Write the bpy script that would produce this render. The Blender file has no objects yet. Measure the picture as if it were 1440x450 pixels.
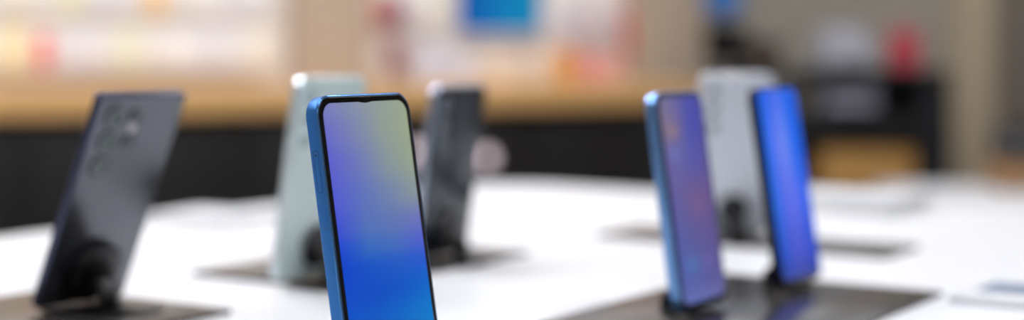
import bpy, bmesh, math, random
from mathutils import Vector, Matrix
random.seed(7)
C = bpy.context.scene.collection
SC = bpy.context.scene
R = math.radians

# ------------------------------------------------------------------ camera, world, exposure
EYE = 1.135                                   # table top 0.95 m
cam_d = bpy.data.cameras.new('camera'); cam = bpy.data.objects.new('camera', cam_d); C.objects.link(cam)
cam.location = (0, 0, EYE); cam.rotation_euler = (R(90), 0, 0)
cam_d.sensor_width = 36; cam_d.lens = 55
cam_d.shift_y = -154 / 1440
cam_d.clip_start = .05; cam_d.clip_end = 60
cam_d.dof.use_dof = True; cam_d.dof.focus_distance = .80; cam_d.dof.aperture_fstop = 2.45
SC.camera = cam
w = bpy.data.worlds.new('world'); SC.world = w; w.use_nodes = True
w.node_tree.nodes['Background'].inputs[0].default_value = (.85, .9, 1, 1)
w.node_tree.nodes['Background'].inputs[1].default_value = .6
SC.view_settings.view_transform = 'Standard'; SC.view_settings.look = 'None'
SC.view_settings.exposure = 0.0; SC.view_settings.gamma = 1; SC.view_settings.use_curve_mapping = False
SC.cycles.use_denoising = True
SC.cycles.max_bounces = 8; SC.cycles.diffuse_bounces = 4
SC.cycles.sample_clamp_indirect = 4.0
PANEL_LIGHT = 5.9
WALL_FILL_WATTS = 23.0  # strength of the spotlights added for the product wall
SPOT_LIGHT = 1000.0

# ------------------------------------------------------------------ helpers
def lin(c):
    return tuple(((v / 255) / 12.92 if v / 255 <= .04045 else ((v / 255 + .055) / 1.055) ** 2.4) for v in c)

def mat(name, col, rough=.5, metal=0., spec=.5, coat=0., coat_rough=.05, emit=None, estr=1., noise=None, bump=0., bump_scale=200., trans=0., ior=1.45):
    m = bpy.data.materials.new(name); m.use_nodes = True
    nt = m.node_tree; b = nt.nodes['Principled BSDF']
    c = lin(col)
    b.inputs['Base Color'].default_value = (*c, 1)
    b.inputs['Roughness'].default_value = rough
    b.inputs['Metallic'].default_value = metal
    b.inputs['Specular IOR Level'].default_value = spec
    b.inputs['Coat Weight'].default_value = coat
    b.inputs['Coat Roughness'].default_value = coat_rough
    b.inputs['Transmission Weight'].default_value = trans
    b.inputs['IOR'].default_value = ior
    if emit:
        b.inputs['Emission Color'].default_value = (*lin(emit), 1)
        b.inputs['Emission Strength'].default_value = estr
    tc = nt.nodes.new('ShaderNodeTexCoord')
    if noise:                                  # (scale vector, colour 2, amount)
        mp = nt.nodes.new('ShaderNodeMapping'); mp.inputs['Scale'].default_value = noise[0]
        nz = nt.nodes.new('ShaderNodeTexNoise'); nz.inputs['Scale'].default_value = 1; nz.inputs['Detail'].default_value = 4
        mx = nt.nodes.new('ShaderNodeMix'); mx.data_type = 'RGBA'
        mx.inputs[6].default_value = (*c, 1); mx.inputs[7].default_value = (*lin(noise[1]), 1)
        nt.links.new(tc.outputs['Object'], mp.inputs[0]); nt.links.new(mp.outputs[0], nz.inputs['Vector'])
        nt.links.new(nz.outputs[0], mx.inputs[0]); nt.links.new(mx.outputs[2], b.inputs['Base Color'])
    if bump:
        n2 = nt.nodes.new('ShaderNodeTexNoise'); n2.inputs['Scale'].default_value = bump_scale
        bp = nt.nodes.new('ShaderNodeBump'); bp.inputs['Strength'].default_value = bump; bp.inputs['Distance'].default_value = .001
        nt.links.new(tc.outputs['Object'], n2.inputs['Vector']); nt.links.new(n2.outputs[0], bp.inputs['Height'])
        nt.links.new(bp.outputs[0], b.inputs['Normal'])
    return m

def attr_mat(name, strength=1., rough=.08):
    m = bpy.data.materials.new(name); m.use_nodes = True
    nt = m.node_tree; b = nt.nodes['Principled BSDF']
    a = nt.nodes.new('ShaderNodeAttribute'); a.attribute_name = 'picture'
    b.inputs['Base Color'].default_value = (.004, .004, .004, 1); b.inputs['Roughness'].default_value = rough
    b.inputs['Specular IOR Level'].default_value = .25
    nt.links.new(a.outputs['Color'], b.inputs['Emission Color']); b.inputs['Emission Strength'].default_value = strength
    return m

def link(name, bm, m, parent=None, smooth=True):
    me = bpy.data.meshes.new(name); bmesh.ops.recalc_face_normals(bm, faces=bm.faces[:]); bm.to_mesh(me); bm.free()
    if smooth:
        for p in me.polygons: p.use_smooth = True
        try: me.set_sharp_from_angle(angle=R(40))
        except Exception: pass
    me.materials.append(m)
    o = bpy.data.objects.new(name, me); C.objects.link(o)
    if parent: o.parent = parent
    return o

def thing(name, label, cat, loc=(0, 0, 0), rot=(0, 0, 0), group=None):
    o = bpy.data.objects.new(name, None); C.objects.link(o); o.empty_display_size = .05
    o.location = loc; o.rotation_euler = rot; o['label'] = label; o['category'] = cat
    if group: o['group'] = group
    return o

def tag(o, label, cat, group=None):
    o['label'] = label; o['category'] = cat
    if group: o['group'] = group
    return o

def struct(o): o['kind'] = 'structure'; return o

def dup(root, loc, rot=None, label=None, group=None):
    r = root.copy(); C.objects.link(r); r.location = loc
    if rot is not None: r.rotation_euler = rot
    if label: r['label'] = label
    if group: r['group'] = group
    for ch in list(root.children):
        c = ch.copy(); C.objects.link(c); c.parent = r
        for g in list(ch.children):
            d = g.copy(); C.objects.link(d); d.parent = c
    return r

def add_box(bm, size, center, bev=0., rotz=0.):
    g = bmesh.ops.create_cube(bm, size=1)
    vs = g['verts']
    bmesh.ops.scale(bm, vec=size, verts=vs)
    if bev:
        es = list({e for v in vs for e in v.link_edges})
        r = bmesh.ops.bevel(bm, geom=es, offset=bev, segments=3, affect='EDGES', profile=.5)
        vs = list({v for f in r['faces'] for v in f.verts} | {v for v in vs if v.is_valid})
    if rotz: bmesh.ops.rotate(bm, verts=vs, cent=(0, 0, 0), matrix=Matrix.Rotation(rotz, 3, 'Z'))
    bmesh.ops.translate(bm, verts=vs, vec=center)
    return vs

def box(name, size, center, m, parent=None, bev=.003, rotz=0.):
    bm = bmesh.new(); add_box(bm, size, center, bev, rotz); return link(name, bm, m, parent)

def outline(wd, ht, r, seg=8):
    """rounded rectangle in x,z with its lower edge at z=0"""
    pts = []
    for cx, cz, a0 in ((wd/2-r, ht-r, 0), (-wd/2+r, ht-r, 90), (-wd/2+r, r, 180), (wd/2-r, r, 270)):
        for k in range(seg + 1):
            a = R(a0 + 90 * k / seg); pts.append((cx + r * math.cos(a), cz + r * math.sin(a)))
    return pts

def slab(bm, wd, ht, r, y0, y1, bev, z0=0., x0=0., seg=8, bseg=3):
    """rounded-rectangle plate standing in x,z with thickness along y and rounded rims"""
    loops = []
    prof = []
    for k in range(bseg + 1):
        a = R(90 * k / bseg); prof.append((bev * (1 - math.sin(a)), y0 + bev * (1 - math.cos(a))))
    for k in range(bseg + 1):
        a = R(90 * k / bseg); prof.append((bev * (1 - math.cos(a)), y1 - bev * (1 - math.sin(a))))
    for ins, y in prof:
        pts = outline(wd - 2*ins, ht - 2*ins, max(r - ins, .0002), seg)
        loops.append([bm.verts.new((x + x0, y, z + ins + z0)) for x, z in pts])
    for a, b in zip(loops, loops[1:]):
        n = len(a)
        for i in range(n): bm.faces.new((a[i], a[(i+1) % n], b[(i+1) % n], b[i]))
    bm.faces.new(loops[0]); bm.faces.new(list(reversed(loops[-1])))

def lathe(bm, prof, seg=32, M=Matrix()):
    """profile (radius, height) about z, transformed by M"""
    loops = []
    for r_, h in prof:
        loops.append([bm.verts.new(M @ Vector((r_*math.cos(2*math.pi*k/seg), r_*math.sin(2*math.pi*k/seg), h))) for k in range(seg)])
    for a, b in zip(loops, loops[1:]):
        for i in range(seg): bm.faces.new((a[i], a[(i+1) % seg], b[(i+1) % seg], b[i]))
    bm.faces.new(list(reversed(loops[0]))); bm.faces.new(loops[-1])

def extrude_poly(bm, pts, z0, z1, bev=0.):
    ls = []
    c = sum((Vector(p) for p in pts), Vector((0, 0))) / len(pts)
    steps = [(0, z0), (0, z1 - bev), (bev * .3, z1 - bev * .3), (bev, z1)] if bev else [(0, z0), (0, z1)]
    for ins, z in steps:
        lp = []
        for p in pts:
            d = (c - Vector(p)); d.normalize()
            q = Vector(p) + d * ins
            lp.append(bm.verts.new((q.x, q.y, z)))
        ls.append(lp)
    for a, b in zip(ls, ls[1:]):
        n = len(a)
        for i in range(n): bm.faces.new((a[i], a[(i+1) % n], b[(i+1) % n], b[i]))
    bm.faces.new(list(reversed(ls[0]))); bm.faces.new(ls[-1])

# ------------------------------------------------------------------ materials
M = {}
M['white_top'] = mat('white_solid_surface', (240, 242, 245), .38, spec=.3)
M['white_paint'] = mat('white_painted_panel', (232, 233, 235), .45)
M['wall_cream'] = mat('cream_wall_paint', (240, 232, 226), .7, bump=.1)
M['wall_greige'] = mat('greige_wall_paint', (184, 174, 160), .75, bump=.1)
M['wall_white'] = mat('white_wall_paint', (225, 223, 220), .7, bump=.1)
M['ceiling'] = mat('ceiling_paint', (225, 225, 225), .8, bump=.1)
M['floor'] = mat('brown_floor_tile', (92, 80, 70), .35, noise=((3, 3, 3), (70, 60, 52)))
M['wood'] = mat('light_oak', (216, 172, 114), .45, noise=((2, 30, 30), (202, 156, 98)))
M['wood_panel'] = mat('beige_oak_panel', (192, 176, 158), .55, noise=((40, 40, 2), (180, 162, 144)))
M['dark_wood'] = mat('dark_wenge_front', (25, 23, 23), .4, noise=((2, 2, 40), (19, 17, 17)))
M['black'] = mat('black_laminate', (20, 20, 22), .5)
M['steel'] = mat('brushed_steel', (170, 170, 175), .3, metal=1)
M['panel_gloss'] = mat('gloss_black_acrylic', (58, 55, 53), .22, spec=.4)
M['panel_edge'] = mat('acrylic_edge', (30, 29, 29), .3)
M['stand_black'] = mat('black_stand_plastic', (12, 13, 15), .3)
M['chrome'] = mat('polished_chrome', (215, 218, 222), .12, metal=1)
M['blue_alu'] = mat('blue_satin_frame', (52, 116, 186), .3, metal=.6, bump=.02, bump_scale=3000)
M['blue_chamfer'] = mat('polished_blue_rim', (96, 150, 215), .15, metal=1)
M['blue_frame_soft'] = mat('pale_blue_metal_frame', (112, 154, 208), .2, metal=.9)
M['blue_vivid'] = mat('deep_navy_frame', (8, 18, 48), .2, metal=.3)
M['black_glass'] = mat('black_front_glass', (5, 5, 7), .06, spec=.5)
M['graphite_back'] = mat('graphite_satin_glass', (100, 102, 108), .2, metal=.85, spec=.6)
M['graphite_frame'] = mat('graphite_metal_frame', (70, 74, 96), .25, metal=1)
M['lens_ring'] = mat('dark_lens_ring', (92, 96, 104), .2, metal=1)
M['lens_glass'] = mat('lens_glass_greenish', (14, 26, 26), .04, spec=1, coat=1)
M['lens_core'] = mat('lens_iris_green', (58, 84, 80), .12, metal=.8)
M['flash'] = mat('flash_lens_cover', (190, 182, 184), .3)
M['mint_back'] = mat('mint_glass_back', (204, 222, 220), .24, spec=.5, coat=.5)
M['mint_frame'] = mat('pale_mint_frame', (215, 226, 230), .2, metal=1)
M['silver_back'] = mat('silver_satin_back', (212, 218, 228), .3, metal=.25)
M['silver_frame'] = mat('silver_frame', (220, 224, 230), .2, metal=1)
M['navy_back'] = mat('slate_gloss_back', (40, 50, 60), .2, metal=.4, coat=.4)
M['navy_frame'] = mat('slate_frame', (168, 176, 194), .2, metal=1)
M['screen'] = attr_mat('lit_display', .9)
M['screen_far'] = attr_mat('lit_monitor', 1.0, .25)
M['band'] = mat('aerial_band_blue', (40, 104, 168), .4)
M['groove'] = mat('dark_groove', (12, 34, 70), .6)
M['light'] = mat('ceiling_light_diffuser', (255, 255, 255), .5, emit=(244, 248, 255), estr=PANEL_LIGHT)
M['spot'] = mat('downlight_lens', (255, 255, 255), .5, emit=(252, 250, 252), estr=SPOT_LIGHT)
M['led'] = mat('pale_pink_lit_puck', (255, 235, 240), .5, emit=(255, 232, 240), estr=.7)  # glow of the added highlight discs

# ------------------------------------------------------------------ room shell
def wall_seg(name, p0, p1, z1, th, m):
    """wall whose room-side face runs from p0 to p1, thickness to the left of the direction"""
    d = Vector(p1) - Vector(p0); L = d.length; a = math.atan2(d.y, d.x)
    bm = bmesh.new(); add_box(bm, (L, th, z1), (L/2, th/2, z1/2), 0)
    o = link(name, bm, m, smooth=False); o.location = (p0[0], p0[1], 0); o.rotation_euler = (0, 0, a)
    return struct(o)

CO = Vector((-1.309, 4.0)); CA = R(25.8)
cu = Vector((math.cos(CA), math.sin(CA))); cn = Vector((-math.sin(CA), math.cos(CA)))
def CL(s, n, z=0.): q = CO + cu * s + cn * n; return (q.x, q.y, z)
CEIL = 2.9
bm = bmesh.new(); add_box(bm, (8.2, 11.9, .1), (.5, 2.95, -.05)); struct(link('floor', bm, M['floor'], smooth=False))
bm = bmesh.new(); add_box(bm, (8.2, 11.9, .1), (.5, 2.95, CEIL + .05)); struct(link('ceiling', bm, M['ceiling'], smooth=False))
wall_seg('wall_back', (-3.6, 8.8), (4.6, 8.8), CEIL, .1, M['wall_greige']).location.z = 0
wall_seg('wall_right', (4.6, 8.8), (4.6, -3.0), CEIL, .1, M['wall_greige'])
wall_seg('wall_front', (4.6, -3.0), (-3.6, -3.0), CEIL, .1, M['wall_white'])
wall_seg('wall_left', (-3.6, -3.0), (-3.6, 8.8), CEIL, .1, M['wall_white'])
# the angled product wall behind the long counter
a0 = CL(-2.05, .47); a1 = CL(2.16, .47)
wall_seg('wall_products', a0[:2], a1[:2], CEIL, .12, M['wall_cream'])
def trim(name, s0, s1, n0, z0, z1, m, th):
    bm = bmesh.new(); add_box(bm, (s1 - s0, th, z1 - z0), ((s1-s0)/2, -th/2, (z1-z0)/2), .004)
    o = link(name, bm, m); o.location = CL(s0, n0, z0); o.rotation_euler = (0, 0, CA); return struct(o)

TOPZ = 1.03
def s_at(px, n=.45):
    """place along the counter seen in photo column px, n metres behind its front"""
    k = (px - 720) / 2200
    # x = k*y ; CO + cu*s + cn*n
    ox, oy = CO.x + cn.x * n, CO.y + cn.y * n
    return (k * oy - ox) / (cu.x - k * cu.y)
trim('trim_1', s_at(414, .4), s_at(520, .4), .47, TOPZ, CEIL, M['wood_panel'], .07)
trim('trim_2', s_at(892, .4), s_at(990, .4), .47, TOPZ, CEIL, M['wood_panel'], .07)

# pillar on the right at the back
bm = bmesh.new(); add_box(bm, (.17, .17, CEIL), (0, 0, CEIL/2), .004)
o = link('trim_3', bm, mat('pillar_beige', (206, 188, 160), .6)); o.location = (1.853, 6.35, 0); struct(o)

bm = bmesh.new(); add_box(bm, (1.9, .04, CEIL), (0, 0, CEIL/2), .004)
o = link('trim_4', bm, mat('taupe_wall_panel', (136, 124, 112), .65)); o.location = (2.72 + .95, 8.76, 0); struct(o)
# ceiling lights
def ceiling_panel(x, y, label):
    t = thing('ceiling_light', label, 'ceiling light', (x, y, CEIL), group='square light panels in the ceiling')
    bm = bmesh.new()
    for sx, sy, wx, wy in ((0, .31, .64, .02), (0, -.31, .64, .02), (.31, 0, .02, .6), (-.31, 0, .02, .6)):
        add_box(bm, (wx, wy, .03), (sx, sy, -.015))
    link('frame', bm, M['white_paint'], t, False)
    box('diffuser', (.6, .6, .012), (0, 0, -.012), M['light'], t, 0)
    return t
first = None
for x in (-1.9, -.2, 1.5, 3.2):
    for y in (-1.6, .4, 2.5, 4.6, 6.9):
        if x < -1 and y > 4: continue
        if first is None: first = ceiling_panel(x, y, 'square white light panel set flush in the shop ceiling')
        else: dup(first, (x, y, CEIL))
for x, y in ((.75, 5.7), (2.3, 5.7), (.9, 8.0), (2.3, 8.0), (3.7, 5.7), (3.7, 8.0), (-.2, 8.0)): dup(first, (x, y, CEIL))  # extra panels added to brighten the back wall
def downlight(x, y):
    t = thing('downlight', 'small round downlight with a white rim in the ceiling', 'downlight', (x, y, CEIL), group='round downlights over the display table')
    bm = bmesh.new(); lathe(bm, [(.06, 0), (.06, -.012), (.045, -.016), (.042, -.01), (.042, 0)], 32); link('rim', bm, M['white_paint'], t)
    bm = bmesh.new(); lathe(bm, [(.03, -.003), (.03, -.009)], 32); link('lens', bm, M['spot'], t)
    return t
dl = downlight(-.88, 1.95)
for x, y in ((-1.15, 2.2), (-.60, 2.2), (-1.7, 1.5), (-2.2, .8), (.75, 2.6), (.9, .6)): dup(dl, (x, y, CEIL))

def wall_fill_spot(s, n, aim_z):  # unseen spotlight added to brighten the product wall
    t = thing('track_spotlight', 'black ceiling spotlight aimed at the product wall', 'spotlight', CL(s, n, CEIL), (0, 0, CA), 'black spotlights in a line before the product wall')
    a = math.atan2(.47 - n, CEIL - .16 - aim_z)
    bm = bmesh.new(); lathe(bm, [(.045, 0), (.045, -.012), (.012, -.016), (.012, -.13)], 24); link('mount', bm, M['black'], t)
    Mx = Matrix.Translation((0, 0, -.16)) @ Matrix.Rotation(a, 4, 'X')
    bm = bmesh.new(); lathe(bm, [(.020, .06), (.042, .05), (.045, -.06), (.040, -.062), (.038, -.045)], 32, Mx); link('lamp_head', bm, M['black'], t)
    l = bpy.data.lights.new('lamp', 'SPOT'); l.energy = WALL_FILL_WATTS; l.color = (.96, .98, 1); l.spot_size = R(95); l.spot_blend = .8; l.shadow_soft_size = .04
    o = bpy.data.objects.new('lamp', l); C.objects.link(o); o.parent = t
    o.matrix_local = Mx @ Matrix.Translation((0, 0, -.075))
for s_ in (-.9, -.3, .3, .9, 1.5, 2.1): wall_fill_spot(s_, -.75, 1.1)
# ------------------------------------------------------------------ display table
TA = Vector((.553, .833)); TB = Vector((.833, -.553))
TK = Vector((-.056, 2.234))
TZ = .95
def TT(a, b): q = TK - TA * a + TB * b; return (q.x, q.y)     # a towards the viewer, b to the right
def rounded_quad(a0, a1, b0, b1, r, seg=12):
    pts = []
    for ca, cb, s in ((a0 + r, b0 + r, 270), (a0 + r, b1 - r, 180), (a1 - r, b1 - r, 90), (a1 - r, b0 + r, 0)):
        for k in range(seg + 1):
            t = R(s - 90 * k / seg)
            pts.append((ca + r * math.cos(t), cb + r * math.sin(t)))
    return [TT(a, b) for a, b in pts]
tb = thing('display_table', 'large white display table with a rounded corner carrying the phones', 'table', (0, 0, 0))
bm = bmesh.new(); extrude_poly(bm, rounded_quad(0, 1.78, 0, 1.55, .15, 16), TZ - .045, TZ, .004); link('tabletop', bm, M['white_top'], tb)
bm = bmesh.new(); extrude_poly(bm, rounded_quad(.10, 1.68, .10, 1.45, .1, 12), .08, TZ - .045); link('base', bm, M['white_paint'], tb)
bm = bmesh.new(); extrude_poly(bm, rounded_quad(.14, 1.64, .14, 1.41, .08, 12), 0., .08); link('toe_kick', bm, M['black'], tb)

# glossy dark panels let into the top; each given by its right tip and sizes
PTH = .003
def panel(px, py, lb, la, label):
    D = 2200 * (EYE - TZ - PTH) / (py - 71); X = (px - 720) * D / 2200
    Rt = Vector((X, D))
    q = [Rt, Rt - TB*lb, Rt - TB*lb - TA*la, Rt - TA*la]
    c = sum(q, Vector((0, 0))) / 4
    bm = bmesh.new(); extrude_poly(bm, [tuple(p - c) for p in q], 0, PTH, .0008)
    o = link('display_mat', bm, M['panel_gloss']); o.location = (c.x, c.y, TZ)
    return tag(o, label, 'display mat')
panel(325, 435, .185, .27, 'glossy dark square mat under the leaning graphite phone on the table')
panel(745, 353, .163, .262, 'glossy dark mat shared by the mint phone and the slate phone')
panel(1325, 410, .183, .28, 'glossy dark mat shared by the two blue phones with lit screens')
panel(1292, 345, .30, .085, 'narrow glossy dark mat behind the blue phones under the silver phone')

# ------------------------------------------------------------------ phones
def interp(table, u, v):
    """table: rows [(v, [colours across])]"""
    rows = table
    for i in range(len(rows) - 1):
        if v <= rows[i+1][0] or i == len(rows) - 2: break
    (v0, r0), (v1, r1) = rows[i], rows[i+1]
    t = min(max((v - v0) / (v1 - v0), 0), 1); t = t*t*(3-2*t)*.5 + t*.5
    def across(r):
        x = u * (len(r) - 1); k = min(int(x), len(r) - 2); f = min(max(x - k, 0), 1)
        return [a + (b - a) * f for a, b in zip(r[k], r[k+1])]
    return [a + (b - a) * t for a, b in zip(across(r0), across(r1))]

def picture_plate(name, wd, ht, r, y, z0, table, m, parent, nx=24, nz=56, extra=None):
    bm = bmesh.new(); rows = []
    cols = []
    zs = [ht * k / nz for k in range(nz + 1)]
    zs = sorted(set(zs + [r * (1 - math.cos(R(a))) for a in range(0, 90, 10)] + [ht - r * (1 - math.cos(R(a))) for a in range(0, 90, 10)]))
    for z in zs:
        dz = r - z if z < r else (z - (ht - r) if z > ht - r else 0)
        hw = wd/2 - (r - math.sqrt(max(r*r - dz*dz, 0))) if dz > 0 else wd/2
        row = []
        for k in range(nx + 1):
            x = -hw + 2*hw*k/nx
            row.append(bm.verts.new((x, y, z + z0)))
            c = interp(table, x / wd + .5, 1 - z / ht)
            if extra: c = extra(x / wd + .5, 1 - z / ht, c)
            cols.append((*lin(c), 1))
        rows.append(row)
    for a, b in zip(rows, rows[1:]):
        for i in range(nx): bm.faces.new((a[i], a[i+1], b[i+1], b[i]))
    me = bpy.data.meshes.new(name); bm.to_mesh(me); bm.free()
    at = me.color_attributes.new('picture', 'FLOAT_COLOR', 'POINT')
    for i, c in enumerate(cols): at.data[i].color = c
    me.materials.append(m)
    o = bpy.data.objects.new(name, me); C.objects.link(o); o.parent = parent
    return o

def dot(v, x, y):        # smooth spot helper
    return math.exp(-((v[0]-x)**2 / v[2]**2 + (v[1]-y)**2 / v[3]**2))

M['pale_lens'] = mat('pale_tinted_lens', (150, 172, 176), .08, spec=1, coat=1)
M['grey_lens'] = mat('grey_tinted_lens', (120, 126, 138), .08, spec=1, coat=1)
GL = {'mint_frame': 'pale_lens', 'silver_frame': 'grey_lens'}
def lens(parent, x, z, y, r, core='lens_core', ring='lens_ring', proud=.0018, name='camera_lens'):
    Mx = Matrix.Translation((x, y, z)) @ Matrix.Rotation(R(-90), 4, 'X')
    bm = bmesh.new(); lathe(bm, [(r, 0), (r, proud*.8), (r*.93, proud), (r*.80, proud), (r*.78, proud*.7), (r*.78, 0)], 32, Mx)
    o = link(name, bm, M[ring], parent)
    bm = bmesh.new(); lathe(bm, [(r*.78, proud*.1), (r*.78, proud*.72), (r*.5, proud*.78)], 32, Mx); g = link('lens_glass', bm, M[GL.get(ring, 'lens_glass')], o)
    bm = bmesh.new(); lathe(bm, [(r*.34, proud*.3), (r*.34, proud*.9), (r*.2, proud*.95)], 24, Mx); link('iris', bm, M[GL.get(ring, core)], o)
    return o

def phone(name, label, X, D, psi, lam, wd, ht, th, back, frame, back_m, table=None, extra=None, corner=.010, cams=(), fb=.0009, bezel=.0030, chin=.0045, rim=None, z=.0065, extra_parts=None):
    """X, D: foot of the seen face; psi: turn of the seen face; lam: lean (deg). Local: display towards -y."""
    n = Vector((math.sin(R(psi)), -math.cos(R(psi)), 0))
    p = Vector((X, D, TZ + z)) - n * th/2
    rz = psi + (180 if back else 0)
    t = thing(name, label, 'phone', p, (R(-lam), 0, R(rz)))
    bm = bmesh.new(); slab(bm, wd, ht, corner, -th/2 + .0006, th/2 - .0006, fb, seg=12, bseg=5); link('frame', bm, M[frame], t)
    bm = bmesh.new(); gi = max(.0011, fb*.8); slab(bm, wd - 2*gi, ht - 2*gi, corner - gi, -th/2, -th/2 + .0014, .0005, z0=gi, seg=12); link('front_glass', bm, M['black_glass'], t)
    if rim:
        bm = bmesh.new(); slab(bm, wd - .0001, ht - .0001, corner, -th/2 + .0002, -th/2 + .0014, .0008, z0=.00005, seg=12); link('front_rim', bm, M[rim], t)
    bm = bmesh.new(); gj = max(.0008, fb*.8); slab(bm, wd - 2*gj, ht - 2*gj, corner - gj, th/2 - .0014, th/2, .0006, z0=gj, seg=12); link('back_panel', bm, M[back_m], t)
    if table:
        d = picture_plate('display', wd - 2*bezel - .0016, ht - bezel - chin - .0016, corner - bezel + .0002, -th/2 - .00004, chin + .0008, table, M['screen'], t, extra=extra)
    # side keys on the right-hand edge seen from the display side
    bm = bmesh.new(); add_box(bm, (.0010, .0024, .017), (wd/2 + .0002, 0, ht*.70), .0004); link('volume_key', bm, M[frame], t)
    bm = bmesh.new(); add_box(bm, (.0010, .0024, .010), (wd/2 + .0002, 0, ht*.57), .0004); link('power_key', bm, M[frame], t)
    for x, v, r, kind in cams:
        if kind == 'flash':
            Mx = Matrix.Translation((wd/2 - x, th/2, ht - v)) @ Matrix.Rotation(R(-90), 4, 'X')
            bm = bmesh.new(); lathe(bm, [(r, -.0003), (r, .0004), (r*.8, .0006)], 24, Mx); link('flash', bm, M['flash'], t)
        else: lens(t, wd/2 - x, ht - v, th/2, r, ring=kind)
    if extra_parts: extra_parts(t, wd, ht, th)
    return t

def stand(X, D, psi, lam, th, back, label, zc=.027, k=1., ring=True):
    """low black stand: foot, lip, neck and a round puck on the phone's back"""
    n = Vector((math.sin(R(psi)), -math.cos(R(psi)), 0))
    p = Vector((X, D, TZ + PTH)) - n * th/2
    rz = psi + (180 if back else 0)
    t = thing('phone_stand', label, 'phone stand', p, (0, 0, R(rz)))
    l = R(lam)
    bm = bmesh.new(); 
    pts = [(.023*k*math.cos(R(a)) , .030*k + .022*k*math.sin(R(a))) for a in range(0, 181, 12)]
    pts += [(-.023*k, .0), (-.019*k, -th/2 - .0015), (.019*k, -th/2 - .0015), (.023*k, .0)]
    extrude_poly(bm, pts, 0, .0016, .0005); link('foot', bm, M['stand_black'], t)
    # puck against the back of the phone
    B = Vector((0, th/2 + .0006, .002)); up = Vector((0, math.sin(l), math.cos(l))); nn = Vector((0, math.cos(l), -math.sin(l)))
    ctr = Vector((0, 0, .0035)) + up * zc + nn * (th/2 + .0003)
    Mx = Matrix.Translation(ctr) @ Matrix.Rotation(R(-90) - l, 4, 'X')
    bm = bmesh.new(); lathe(bm, [(.0165*k, 0), (.0165*k, .0052), (.0152*k, .0064), (.006*k, .0066)], 40, Mx); pk = link('puck', bm, M['stand_black'], t)
    if ring:
        bm = bmesh.new(); lathe(bm, [(.0168*k, .0014), (.0172*k, .002), (.0172*k, .0032), (.0168*k, .0038)], 40, Mx); link('trim_ring', bm, M['steel'], pk)
    # neck from puck down to the foot
    e = ctr + nn * .006
    g = Vector((0, e.y + .010, .0012))
    bm = bmesh.new(); rings = []
    for q9 in range(9):
        f = q9 / 8; c = e.lerp(g, f) + Vector((0, .006*math.sin(math.pi*f), 0)); hw = .0055 + .004*f; dp = .0035 + .002*f
        rings.append([bm.verts.new((c.x + hw*math.cos(2*math.pi*q/16), c.y + dp*math.sin(2*math.pi*q/16), c.z)) for q in range(16)])
    for a, b in zip(rings, rings[1:]):
        for i in range(16): bm.faces.new((a[i], a[(i+1) % 16], b[(i+1) % 16], b[i]))
    bm.faces.new(rings[0]); bm.faces.new(list(reversed(rings[-1])))
    link('neck', bm, M['stand_black'], t)
    return t

# --- main phone, in focus
main_table = [
 (0.00, [(124,130,196), (138,148,178), (150,164,158), (160,172,146)]),
 (0.10, [(108,112,206), (128,138,182), (148,162,156), (160,172,144)]),
 (0.22, [(94,98,214), (112,124,192), (138,154,162), (156,170,146)]),
 (0.34, [(84,94,218), (96,118,196), (118,136,178), (142,156,160)]),
 (0.44, [(60,82,216), (84,116,192), (98,120,186), (112,118,196)]),
 (0.51, [(20,72,214), (56,108,196), (72,112,196), (84,98,212)]),
 (0.58, [(0,68,208), (12,84,204), (30,92,204), (40,90,212)]),
 (0.66, [(0,76,206), (0,78,202), (0,86,204), (0,104,208)]),
 (0.76, [(0,88,208), (0,92,204), (0,108,206), (0,124,208)]),
 (0.88, [(0,100,208), (0,108,206), (0,124,208), (0,136,208)]),
 (1.00, [(0,110,206), (0,120,206), (0,132,206), (0,140,206)]),
]
def main_extras(t, wd, ht, th):
    # notch, earpiece slit, card tray and pin hole, aerial bands
    bm = bmesh.new()
    pts = [(-.0052, 0), (-.0040, -.0010), (-.0028, -.0022), (-.0014, -.0030), (0, -.0033), (.0014, -.0030), (.0028, -.0022), (.0040, -.0010), (.0052, 0)]
    lo = [bm.verts.new((x*1.2, -th/2 - .00010, ht - .0041 + z*.22)) for x, z in pts]; hi = [bm.verts.new((x*1.2, -th/2 + .0002, ht - .0041 + z*.22)) for x, z in pts]
    bm.faces.new(lo); bm.faces.new(list(reversed(hi)))
    for i in range(len(pts)): j = (i+1) % len(pts); bm.faces.new((lo[i], lo[j], hi[j], hi[i]))
    link('camera_notch', bm, M['black_glass'], t, False)
    bm = bmesh.new(); add_box(bm, (.010, .0004, .0006), (0, -th/2 - .0000, ht - .0019)); link('earpiece', bm, M['stand_black'], t)
    xx = -wd/2
    bm = bmesh.new()                                   # ring groove of the tray
    o1 = outline(.0034, .0215, .0016, 6); o2 = outline(.0028, .0209, .0013, 6)
    zb = ht - .0485
    A = [bm.verts.new((xx - .00003, y, z + zb)) for y, z in o1]; Bv = [bm.verts.new((xx - .00003, y, z + zb + .0003)) for y, z in o2]
    for i in range(len(A)): j = (i+1) % len(A); bm.faces.new((A[i], A[j], Bv[j], Bv[i]))
    tr = link('card_tray', bm, M['groove'], t, False)
    Mx = Matrix.Translation((xx - .00005, 0, ht - .0297)) @ Matrix.Rotation(R(-90), 4, 'Y')
    bm = bmesh.new(); lathe(bm, [(.00055, -.0004), (.00055, .00004)], 16, Mx); link('pin_hole', bm, M['stand_black'], tr)
    for zz in (ht - .066, .020):
        bm = bmesh.new(); add_box(bm, (.0003, th - .0024, .0009), (xx - .00002, 0, zz)); link('aerial_band', bm, M['band'], t)
MAIN = dict(X=-.0556, D=.798, psi=57.5, lam=9.2)
phone('phone', 'sharp blue-framed phone standing nearest, its lit screen fading from olive to deep blue', wd=.0785, ht=.1575, th=.0086, back=False, frame='blue_alu', back_m='blue_alu', table=main_table, corner=.0105, rim='blue_chamfer', chin=.006, bezel=.0034, extra_parts=main_extras, **MAIN)
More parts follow.
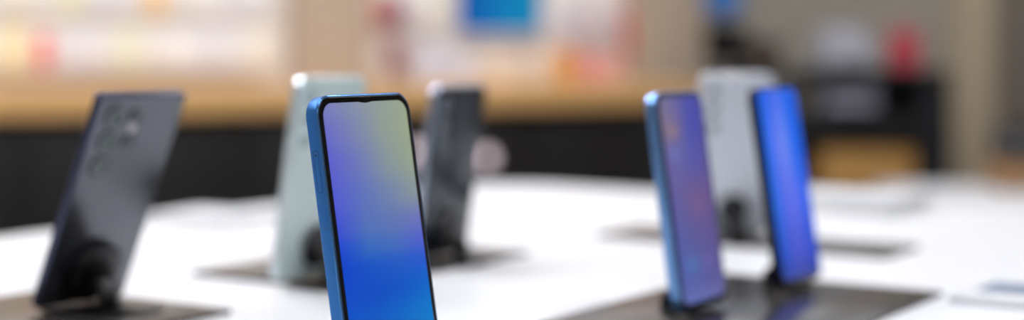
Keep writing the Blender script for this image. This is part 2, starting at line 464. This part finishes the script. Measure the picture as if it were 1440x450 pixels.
bm = bmesh.new(); extrude_poly(bm, [tuple(TB*a + TA*b) for a, b in ((.08, .08), (-.08, .08), (-.08, -.08), (.08, -.08))], 0, PTH, .0008)
o = link('display_mat', bm, M['panel_gloss']); o.location = (-.055, .805, TZ); tag(o, 'small glossy dark mat under the sharp blue-framed phone nearest the viewer', 'display mat')
stand(MAIN['X'], MAIN['D'], 57.5, 9.2, .0086, False, 'black stand holding the sharp blue-framed phone nearest the viewer', k=.6, ring=False)

# --- graphite phone seen from behind on the left
UL = [(.0155, .0150, .0078, 'lens_ring'), (.0155, .0335, .0078, 'lens_ring'), (.0155, .0530, .0078, 'lens_ring'),
      (.0345, .0145, .0046, 'lens_ring'), (.0345, .0245, .0040, 'flash'), (.0345, .0345, .0050, 'lens_ring')]
phone('phone', 'graphite phone leaning forward with its back and separate camera lenses towards us', X=-.3078, D=1.119, psi=56.0, lam=24.2, wd=.0781, ht=.1634, th=.0089, back=True, frame='graphite_frame', back_m='graphite_back', corner=.0022, cams=UL,
      table=[(0, [(40, 60, 190)]*2), (1, [(30, 40, 150)]*2)])
stand(-.3078, 1.119, 56.0, 24.2, .0089, True, 'black stand under the leaning graphite phone', k=1.4, ring=False)
# --- mint
CM = [(.0135, .0155, .0060, 'mint_frame'), (.0135, .0320, .0060, 'mint_frame'), (.0135, .0485, .0060, 'mint_frame')]
phone('phone', 'mint green phone seen from behind, partly hidden by the sharp blue phone', X=-.1589, D=1.2335, psi=53.1, lam=9.5, wd=.0775, ht=.1605, th=.0082, back=True, frame='mint_frame', back_m='mint_back', fb=.0012, corner=.0095, cams=CM,
      table=[(0, [(120, 180, 190)]*2), (1, [(90, 150, 170)]*2)])
stand(-.1589, 1.2335, 53.1, 9.5, .0082, True, 'black stand with a round puck behind the mint green phone')
# --- slate phone
CS = [(.0135, .0155, .0060, 'navy_frame'), (.0135, .0320, .0060, 'navy_frame'), (.0135, .0485, .0060, 'navy_frame')]
phone('phone', 'dark slate phone seen from behind, just beyond the sharp blue phone', X=-.0612, D=1.3685, psi=57.0, lam=8.6, wd=.0775, ht=.1500, th=.0080, back=True, frame='navy_frame', back_m='navy_back', fb=.0012, corner=.0095, cams=CS,
      table=[(0, [(60, 90, 150)]*2), (1, [(40, 60, 120)]*2)])
stand(-.0612, 1.3685, 57.0, 8.6, .0080, True, 'black stand with a round puck behind the dark slate phone')
# --- silver phone
CV = [(.0135, .0155, .0062, 'silver_frame'), (.0135, .0330, .0062, 'silver_frame'), (.0135, .0505, .0062, 'silver_frame')]
phone('phone', 'silver phone seen squarely from behind between the two blue phones', X=.2124, D=1.5168, psi=10.6, lam=8.6, wd=.0762, ht=.158, th=.0082, back=True, frame='silver_frame', back_m='silver_back', fb=.0012, corner=.0100, cams=CV,
      table=[(0, [(120, 150, 190)]*2), (1, [(90, 120, 170)]*2)])
stand(.2124, 1.5168, 10.6, 8.6, .0082, True, 'black stand with a round puck under the silver phone', k=.85, ring=False)
# --- phone with purple home screen
tabA = [(0, [(128,120,160), (110,104,170), (70,76,182), (64,66,176)]), (.12, [(132,120,148), (118,106,160), (62,72,184), (70,68,172)]),
        (.3, [(110,100,170), (98,96,176), (78,82,182), (88,74,160)]), (.5, [(92,92,172), (104,88,158), (112,84,146), (100,80,150)]),
        (.75, [(78,92,178), (84,88,168), (92,84,158), (88,78,152)]), (1, [(70,88,176), (76,92,180), (80,84,168), (84,80,160)])]
def homeA(u, v, c):
    c = [a*.84 + b*.16 for a, b in zip(c, (106, 108, 132))]
    for (x, y, rx, ry, col, k) in ((.22, .17, .13, .035, (180,140,110), .5), (.22, .28, .12, .03, (110,130,200), .6), (.62, .55, .10, .03, (150,108,136), .4), (.30, .82, .16, .05, (76,134,196), .55), (.66, .82, .10, .03, (120,110,190), .6)):
        f = dot((u, v, rx, ry), x, y) * k; c = [a + (b - a) * f for a, b in zip(c, col)]
    return c
phone('phone', 'pale blue-edged phone with a dim purple home screen, standing left of the silver phone', X=.1350, D=1.0841, psi=57.4, lam=8.2, wd=.0730, ht=.151, th=.0094, back=False, frame='blue_frame_soft', back_m='blue_frame_soft', table=tabA, extra=homeA, fb=.0012, corner=.0100)
stand(.1350, 1.0841, 57.4, 8.2, .0094, False, 'black stand behind the phone with the purple home screen', zc=.018, k=.6, ring=False)
# --- vivid blue screen phone
tabB = [(0, [(0,104,240), (50,100,240), (80,118,246), (0,100,240), (0,90,230)]), (.3, [(0,110,244), (84,116,246), (120,144,252), (20,104,244), (0,96,236)]),
        (.6, [(0,112,236), (74,104,236), (100,116,242), (74,106,246), (0,96,240)]), (.85, [(0,84,206), (60,88,214), (78,92,214), (60,84,212), (0,76,216)]), (1, [(20,60,150), (50,70,170), (60,74,170), (50,66,168), (10,60,160)])]
phone('phone', 'phone glowing vivid blue on its whole screen, standing right of the silver phone', X=.2236, D=1.1983, psi=55.5, lam=8.9, wd=.0730, ht=.152, th=.0080, back=False, frame='blue_vivid', back_m='blue_vivid', table=tabB, corner=.0080, bezel=.0012, chin=.004)
stand(.2236, 1.1983, 55.5, 8.9, .0080, False, 'black stand behind the phone with the vivid blue screen', zc=.018, k=.6, ring=False)

# ------------------------------------------------------------------ small things on the table
def on_plane(px, py, z=TZ): D = 2200 * (EYE - z) / (py - 71); return (px - 720) * D / 2200, D
TROT = math.atan2(TB.y, TB.x)
x, y = on_plane(1432, 420, TZ)
t = thing('price_card_holder', 'low white card holder with a blue-grey label lying on the white tabletop', 'card holder', (x, y, TZ), (0, 0, TROT))
bm = bmesh.new(); add_box(bm, (.115, .075, .006), (.02, -.01, .003), .0015); link('holder', bm, M['white_paint'], t)
box('label_card', (.080, .045, .0006), (.014, .006, .0063), mat('blue_grey_card', (84, 112, 146), .4), t, 0)
def leaflets(px, py, wx, wy, h, label, turn=0.):
    x, y = on_plane(px, py)
    t = thing('leaflet_stack', label, 'leaflets', (x, y, TZ), (0, 0, TROT + turn))
    bm = bmesh.new()
    n = 6
    for k in range(n):
        add_box(bm, (wx, wy, h/n*.92), (random.uniform(-.003, .003), random.uniform(-.003, .003), h*(k+.5)/n), 0, random.uniform(-.03, .03))
    link('sheets', bm, mat('white_paper', (236, 236, 236), .6), t, False)
    box('cover_sheet', (wx, wy, .0006), (0, 0, h + .0003), mat('pale_cover', (225, 228, 232), .5), t, 0)
    return t
leaflets(1196, 293, .15, .12, .017, 'thick stack of white leaflets near the far table edge behind the vivid blue phone')
leaflets(300, 308, .12, .10, .006, 'thin stack of white leaflets at the table edge beside the graphite phone', .1)

# ------------------------------------------------------------------ long counter behind
SA, SB = -2.0, 2.16
def cabinet(s0, wdt):
    t = thing('base_cabinet', 'dark wood base cabinet with two doors under the oak counter', 'cabinet', CL(s0 + wdt/2, 0, 0), (0, 0, CA), 'dark base cabinets under the oak counter')
    box('body', (wdt - .002, .41, .86), (0, .255, .51), M['dark_wood'], t, .002)
    box('toe_kick', (wdt - .004, .36, .08), (0, .28, .04), M['black'], t, 0)
    for sg in (-1, 1):
        d = box('door', (wdt/2 - .006, .02, .845), (sg*wdt/4, .038, .512), M['dark_wood'], t, .002)
    return t
c0 = None; wd_ = (SB - SA) / 7
for k in range(7):
    s = SA + k * wd_
    if c0 is None: c0 = cabinet(s, wd_)
    else: dup(c0, CL(s + wd_/2, 0, 0))
t = thing('worktop', 'long thick oak worktop running over the dark base cabinets', 'worktop', CL((SA+SB)/2, 0, 0.956), (0, 0, CA))
box('slab', (SB - SA, .465, TOPZ - 0.956), (0, .2345, (TOPZ - 0.956)/2), M['wood'], t, .006)

# glowing discs added on the cabinet fronts to imitate out-of-focus highlights
def highlight_at(px, py, label):
    s = s_at(px, -.01); q = CL(s, .028, 0)
    z = EYE - (py - 71) * q[1] / 2200
    t = thing('puck_lamp', label, 'lamp', (q[0], q[1], z), (0, 0, CA))
    Mx = Matrix.Rotation(R(90), 4, 'X')
    bm = bmesh.new(); lathe(bm, [(.030, 0), (.030, .008), (.026, .011)], 32, Mx); link('housing', bm, M['black'], t)
    bm = bmesh.new(); lathe(bm, [(.024, .010), (.024, .014), (.018, .018), (.008, .020)], 32, Mx); link('lens', bm, M['led'], t)
highlight_at(690, 222, 'round pink-white lamp on the dark cabinet front, right of the slate phone')
highlight_at(590, 214, 'round pink-white lamp on the dark cabinet front, between the sharp phone and slate phone')

# ------------------------------------------------------------------ products on the wall and worktop
pm = {}
def cmat(col, rough=.5):
    if col not in pm: pm[col] = mat('print_%d_%d_%d' % col, col, rough)
    return pm[col]
def pack(s, zc, wd, ht, card, prod, label, group=None, kind='case', n=.47, cw=.66):
    t = thing('accessory_pack', label, 'packaged accessory', CL(s, n, zc - ht/2), (0, 0, CA), group)
    bm = bmesh.new(); slab(bm, wd, ht, .006, -.041, -.038, .0008, seg=4); link('backing_card', bm, cmat(card), t)
    bm = bmesh.new(); slab(bm, wd*cw, ht*.66, .010, -.056, -.041, .003, z0=ht*.10, seg=5)
    link('packed_case', bm, cmat(prod), t)
    bm = bmesh.new(); add_box(bm, (.005, .066, .005), (0, -.030, ht*.90)); link('peg', bm, M['steel'], t)
    return t
gl = 'packs hanging on the left part of the product wall'
base = {}
left_cols = [((240,236,232),(232,226,222)), ((242,238,236),(226,222,224)), ((236,232,232),(242,238,236)), ((244,238,228),(236,228,214)), ((236,232,234),(224,220,226))]
special = {(0, 1): ((246,236,230), (226,66,44), 'hanging pack with a bright red case on the pale product wall'),
           (1, 2): ((240,238,222), (234,230,200), 'hanging pack with a pale yellow case, upper row near the red one'),
           (1, 5): ((244,228,206), (240,200,150), 'hanging pack with a soft orange case in the upper row'),
           (0, 0): ((246,232,196), (244,226,180), 'hanging pack with a golden yellow case at the low outer end'),
           (0, 4): ((238,236,218), (232,230,204), 'hanging pack with a faded lime case in the lower row')}
s0 = s_at(18); s1 = s_at(400)
npk = 11
for r_ in (0, 1):
    for k in range(-1, npk):
        s = s0 + (s1 - s0) * (k + .0) / (npk - 1)
        if k == 10: continue
        zc = (1.140, 1.296)[r_]
        if (r_, k) in special:
            a, b, lab = special[(r_, k)]
            pack(s, zc, .078, .145, a, b, lab, cw=.46 if b[1] < 90 else .66)
        else:
            ci = (k * 2 + r_ * 3) % 5
            key = ci
            if key not in base:
                base[key] = pack(s, zc, .078, .145, left_cols[ci][0], left_cols[ci][1], 'pale packaged phone case hanging on the cream product wall', gl)
            else: dup(base[key], CL(s, .47, zc - .145/2))

def carton(px, pz0, wd, dp, ht, col, stripe, label, cat='box', n=.36, rows=None):
    s = s_at(px, n)
    t = thing('product_box', label, cat, CL(s, n, pz0), (0, 0, CA))
    box('carton', (wd, dp, ht), (0, 0, ht/2), cmat(col), t, .002)
    box('printed_band', (wd*.8, .001, ht*.28), (0, -dp/2 - .0004, ht*(.6)), cmat(stripe), t, 0)
    return t
# middle bay, left: dark red packs one above the other
pack(s_at(552), 1.117, .060, .110, (186,150,150), (128,30,44), 'hanging pack with a dark red case, lower of two beside the oak panel')
pack(s_at(552), 1.262, .060, .110, (186,150,165), (120,24,66), 'hanging pack with a dark red case, upper of two beside the oak panel')
pack(s_at(530), 1.262, .034, .120, (214,160,140), (200,110,90), 'narrow hanging pack with a brick red case against the oak panel')
pack(s_at(584), 1.262, .055, .120, (232,226,222), (214,210,214), 'white hanging pack just right of the dark red pack, upper row')
pack(s_at(608), 1.262, .05, .120, (236,228,214), (228,220,206), 'cream hanging pack beside the blue wall screen')
carton(603, TOPZ, .10, .08, .125, (216,214,226), (200,202,224), 'lilac white carton standing on the oak worktop below the cream pack')
carton(648, TOPZ, .08, .08, .095, (226,222,228), (206,208,222), 'small off-white carton standing below the blue wall screen')
carton(700, TOPZ, .12, .07, .080, (236,216,196), (228,204,180), 'low peach carton standing under the middle of the blue wall screen')
carton(752, TOPZ, .07, .07, .095, (234,216,200), (226,206,184), 'low cream carton standing under the end of the blue wall screen')
carton(790, TOPZ, .045, .06, .110, (238,176,88), (226,150,60), 'narrow orange carton standing on the oak worktop')
carton(822, TOPZ, .06, .06, .095, (236,168,160), (220,110,110), 'pink carton standing right of the orange carton')
carton(856, TOPZ, .06, .06, .085, (240,190,180), (224,120,116), 'pale salmon carton at the end of the row by the oak panel')
for px, c1, c2, lab in ((795, (222,214,224), (206,204,220), 'lilac pack hanging above the orange carton'), (824, (226,214,212), (212,200,206), 'off-white pack hanging above the pink carton'),
                        (853, (224,212,216), (214,204,210), 'pale grey pack hanging above the salmon carton')):
    pack(s_at(px), 1.235, .055, .150, c1, c2, lab)
pack(s_at(879), 1.20, .034, .20, (214,120,104), (206,92,80), 'tall narrow red pack hanging against the oak panel')

# wall screen
s = s_at(706, .42)
t = thing('wall_screen', 'blue lit screen with a pale frame mounted on the product wall', 'screen', CL(s, .47, 1.178), (0, 0, CA))
SW = .33
bm = bmesh.new(); slab(bm, SW, .22, .008, -.035, -.010, .003, seg=5); link('bezel', bm, mat('screen_bezel_white', (216, 212, 206), .4), t)
box('bracket', (.08, .012, .08), (0, -.005, .11), M['steel'], t, 0)
picture_plate('display', SW - .03, .19, .004, -.0355, .014, [(0, [(0,84,166), (0,100,176), (0,126,184), (0,136,182)]), (1, [(0,80,158), (0,108,178), (0,130,182), (0,124,176)])], M['screen_far'], t, 12, 12)

# ------------------------------------------------------------------ right background
def at(px, py, D): return ((px - 720) * D / 2200, D, EYE - (py - 71) * D / 2200)
UD = 5.5
x0 = at(1066, 0, UD)[0]; x1 = at(1337, 0, UD)[0]; uw = x1 - x0; ux = (x0 + x1)/2
zt = at(0, 98, UD)[2]
t = thing('storage_counter', 'black open storage counter standing before the greige back wall', 'counter', (ux, UD, 0))
box('top_board', (uw, .50, .045), (0, .25, zt - .0225), M['black'], t)
box('side_panel', (.03, .49, zt - .03), (-uw/2 + .015, .25, (zt - .03)/2), M['black'], t)
box('side_panel', (.10, .49, zt - .03), (uw/2 - .05, .25, (zt - .03)/2), mat('navy_black_laminate', (12, 15, 24), .5), t)
zs = at(0, 153, UD)[2]
box('shelf', (uw - .13, .48, .025), (-.035, .25, zs - .0125), M['black'], t)
zd = at(0, 203, UD)[2]
dr = box('drawer', (uw - .136, .45, zs - .03 - zd), (-.035, .235, (zs - .03 + zd)/2), M['black'], t)
bm = bmesh.new(); add_box(bm, (.16, .012, .012), (-.035, -.004, (zs+zd)/2), .003); h_ = link('handle', bm, M['black'], dr)
zb = at(0, 284, UD)[2]
box('shelf', (uw - .13, .48, .03), (-.035, .25, zb - .015), M['black'], t)
box('back_panel', (uw - .13, .012, zd), (-.035, .485, zd/2), M['black'], t, 0)
box('back_panel', (uw - .33, .012, zt - zs), (.065, .485, (zt + zs)/2 - .01), M['black'], t, 0)
# cardboard box on lower shelf
bx0 = at(1155, 0, UD)[0]; bx1 = at(1300, 0, UD)[0]
t = thing('cardboard_box', 'tan cardboard box inside the black storage counter', 'box', ((bx0+bx1)/2 - .012, UD + .19, zb))
bw = bx1 - bx0 - .03
box('carton', (bw, .32, .185), (0, 0, .0925), mat('kraft_card', (206, 158, 92), .8, noise=((6, 6, 6), (196, 148, 84))), t, .003)
box('packing_tape', (.05, .322, .001), (0, 0, .1857), mat('tan_tape', (190, 150, 96), .35), t, 0)
# grey paper trays in the upper opening
xx = at(1200, 0, UD)[0]
t = thing('paper_tray', 'lilac grey paper tray in the top opening of the black counter', 'tray', (xx, UD + .16, zs))
gm = mat('lilac_grey_plastic', (176, 176, 196), .5)
for q in range(2):
    bm = bmesh.new(); add_box(bm, (.19, .26, .006), (0, 0, .003 + q*.055)); add_box(bm, (.19, .006, .035), (0, -.127, .02 + q*.055)); add_box(bm, (.006, .26, .05), (-.092, 0, .028 + q*.055)); add_box(bm, (.006, .26, .05), (.092, 0, .028 + q*.055)); link('tier', bm, gm, t, False)
    box('papers', (.17, .22, .02), (0, .005, .0165 + q*.055), gm, t, 0)
xx = at(1137, 0, UD)[0]
t = thing('binder_box', 'beige grey file box beside the lilac paper tray', 'file box', (xx, UD + .16, zs))
bm = bmesh.new(); add_box(bm, (.075, .24, .10), (0, 0, .05), .003); link('body', bm, mat('beige_grey_card', (128, 122, 110), .7), t)
bm = bmesh.new(); add_box(bm, (.03, .002, .03), (0, -.121, .06)); link('spine_label', bm, cmat((150,146,138)), t)
# grey machine on top
xx = at(1202, 0, UD)[0]
t = thing('printer', 'light grey office printer on top of the black storage counter', 'printer', (xx, UD + .20, zt))
lg = mat('light_grey_plastic', (186, 186, 196), .45)
bm = bmesh.new(); add_box(bm, (.19, .22, .085), (0, 0, .0425), .012); link('body', bm, lg, t)
bm = bmesh.new(); add_box(bm, (.17, .14, .055), (0, .02, .1125), .018); link('scanner_lid', bm, lg, t)
bm = bmesh.new(); add_box(bm, (.13, .05, .008), (0, -.125, .025), .002); link('paper_output', bm, mat('mid_grey', (120,120,126), .5), t)
# red bag
xx = at(1291, 0, UD)[0]
t = thing('shopping_bag', 'red bag standing on the outer end of the black storage counter', 'bag', (xx, UD + .20, zt))
red = mat('red_paper', (206, 66, 88), .55)
bm = bmesh.new(); vs = add_box(bm, (.105, .08, .135), (0, 0, .0675), .004)
for v in vs:
    if v.co.z > .1: v.co.y *= .6; v.co.x *= .92
link('bag_body', bm, red, t)
for sg in (-1, 1):
    bm = bmesh.new(); pr = None
    for k in range(13):
        a = math.pi * k / 12; c = Vector((.03*math.cos(a), sg*.022, .13 + .035*math.sin(a)))
        ring = [bm.verts.new((c.x + .0025*math.cos(2*math.pi*q/8)*math.cos(a), c.y + .0025*math.sin(2*math.pi*q/8), c.z + .0025*math.cos(2*math.pi*q/8)*math.sin(a))) for q in range(8)]
        if pr:
            for i in range(8): bm.faces.new((pr[i], pr[(i+1) % 8], ring[(i+1) % 8], ring[i]))
        pr = ring
    link('handle', bm, red, t)
# black monitor and brown box on the counter's near end
xx = at(1026, 0, UD)[0]
t = thing('side_table', 'slim black side table left of the black storage counter', 'table', (xx, UD + .2, 0))
box('tabletop', (.15, .36, .03), (0, 0, zt - .015), M['black'], t)
for sx in (-1, 1):
    for sy in (-1, 1): box('leg', (.03, .03, zt - .03), (sx*.058, sy*.16, (zt - .03)/2), M['black'], t, .002)
box('panel', (.105, .01, zt - .2), (0, -.16, (zt - .03)/2 + .05), M['black'], t, .001)
t = thing('monitor', 'small black monitor turned off on the slim side table', 'monitor', (xx + .01, UD + .14, zt), (0, 0, R(-12)))
bm = bmesh.new(); slab(bm, .165, .125, .008, -.012, .012, .004, z0=.03, seg=5); link('screen_housing', bm, M['black'], t)
bm = bmesh.new(); slab(bm, .15, .105, .004, -.0135, -.0120, .0004, z0=.04, seg=4); link('screen_glass', bm, M['black_glass'], t)
box('neck', (.03, .014, .05), (0, .016, .028), M['black'], t, .002)
bm = bmesh.new(); lathe(bm, [(.055, 0), (.055, .005), (.05, .008)], 32); link('foot', bm, M['black'], t)
xx = at(1087, 0, UD)[0]
t = thing('storage_box', 'dark brown lidded box on top of the black storage counter', 'box', (xx, UD + .22, zt))
box('body', (.12, .16, .09), (0, 0, .045), mat('brown_board', (84, 68, 58), .7), t)
box('lid', (.126, .166, .025), (0, 0, .099), mat('brown_lid', (94, 78, 66), .7), t)

# blue round sign on the back wall
bx, by, bz = at(1016, -3, 8.78)
t = thing('wall_sign', 'round blue sign on the greige back wall', 'sign', (bx, by, bz))
bm = bmesh.new(); lathe(bm, [(.105, 0), (.105, .012), (.10, .016)], 48, Matrix.Rotation(R(90), 4, 'X')); link('disc', bm, mat('sign_blue', (84, 158, 245), .35), t)
bm = bmesh.new(); lathe(bm, [(.111, 0), (.111, .006), (.106, .008)], 48, Matrix.Rotation(R(90), 4, 'X')); link('rim', bm, M['steel'], t)

# white low cabinet at far right with a brown box and a dark device
WD = 3.15
wz = at(0, 259, 3.95)[2]
wx0 = at(1366, 0, WD)[0]
t = thing('low_cabinet', 'white low cabinet beyond the table at the far end of the view', 'cabinet', (wx0 + .35, WD + .4, 0))
box('top', (.72, .82, .03), (0, 0, wz - .015), M['white_paint'], t, .004)
box('body', (.68, .76, wz - .03), (0, 0, (wz - .03)/2), M['white_paint'], t, .004)
for sg in (-1, 1):
    d = box('door', (.33, .02, wz - .12), (sg*.169, -.385, (wz - .03)/2 + .03), M['white_paint'], t, .003)
    box('handle', (.012, .014, .12), (sg*.03, -.40, wz*.62), M['steel'], d, .003)
bx = at(1436, 0, 3.85)[0]
t = thing('parcel', 'brown parcel box on the white low cabinet under the dark device', 'box', (bx, 3.83, wz))
box('carton', (.15, .14, .068), (0, 0, .034), mat('brown_card', (158, 122, 86), .8), t)
box('packing_tape', (.03, .142, .001), (0, 0, .0685), mat('brown_tape', (140, 106, 70), .35), t, 0)
t = thing('card_terminal', 'dark grey device lying on the brown parcel', 'device', (bx, 3.83, wz + .069))
dk = mat('dark_grey_plastic', (62, 60, 60), .5)
bm = bmesh.new(); vs = add_box(bm, (.13, .12, .085), (0, 0, .0425), .008)
for v in vs:
    if v.co.z > .05 and v.co.y < 0: v.co.z -= .03
link('body', bm, dk, t)
bm = bmesh.new(); add_box(bm, (.09, .04, .003), (0, .03, .0855)); link('display_window', bm, M['black_glass'], t)
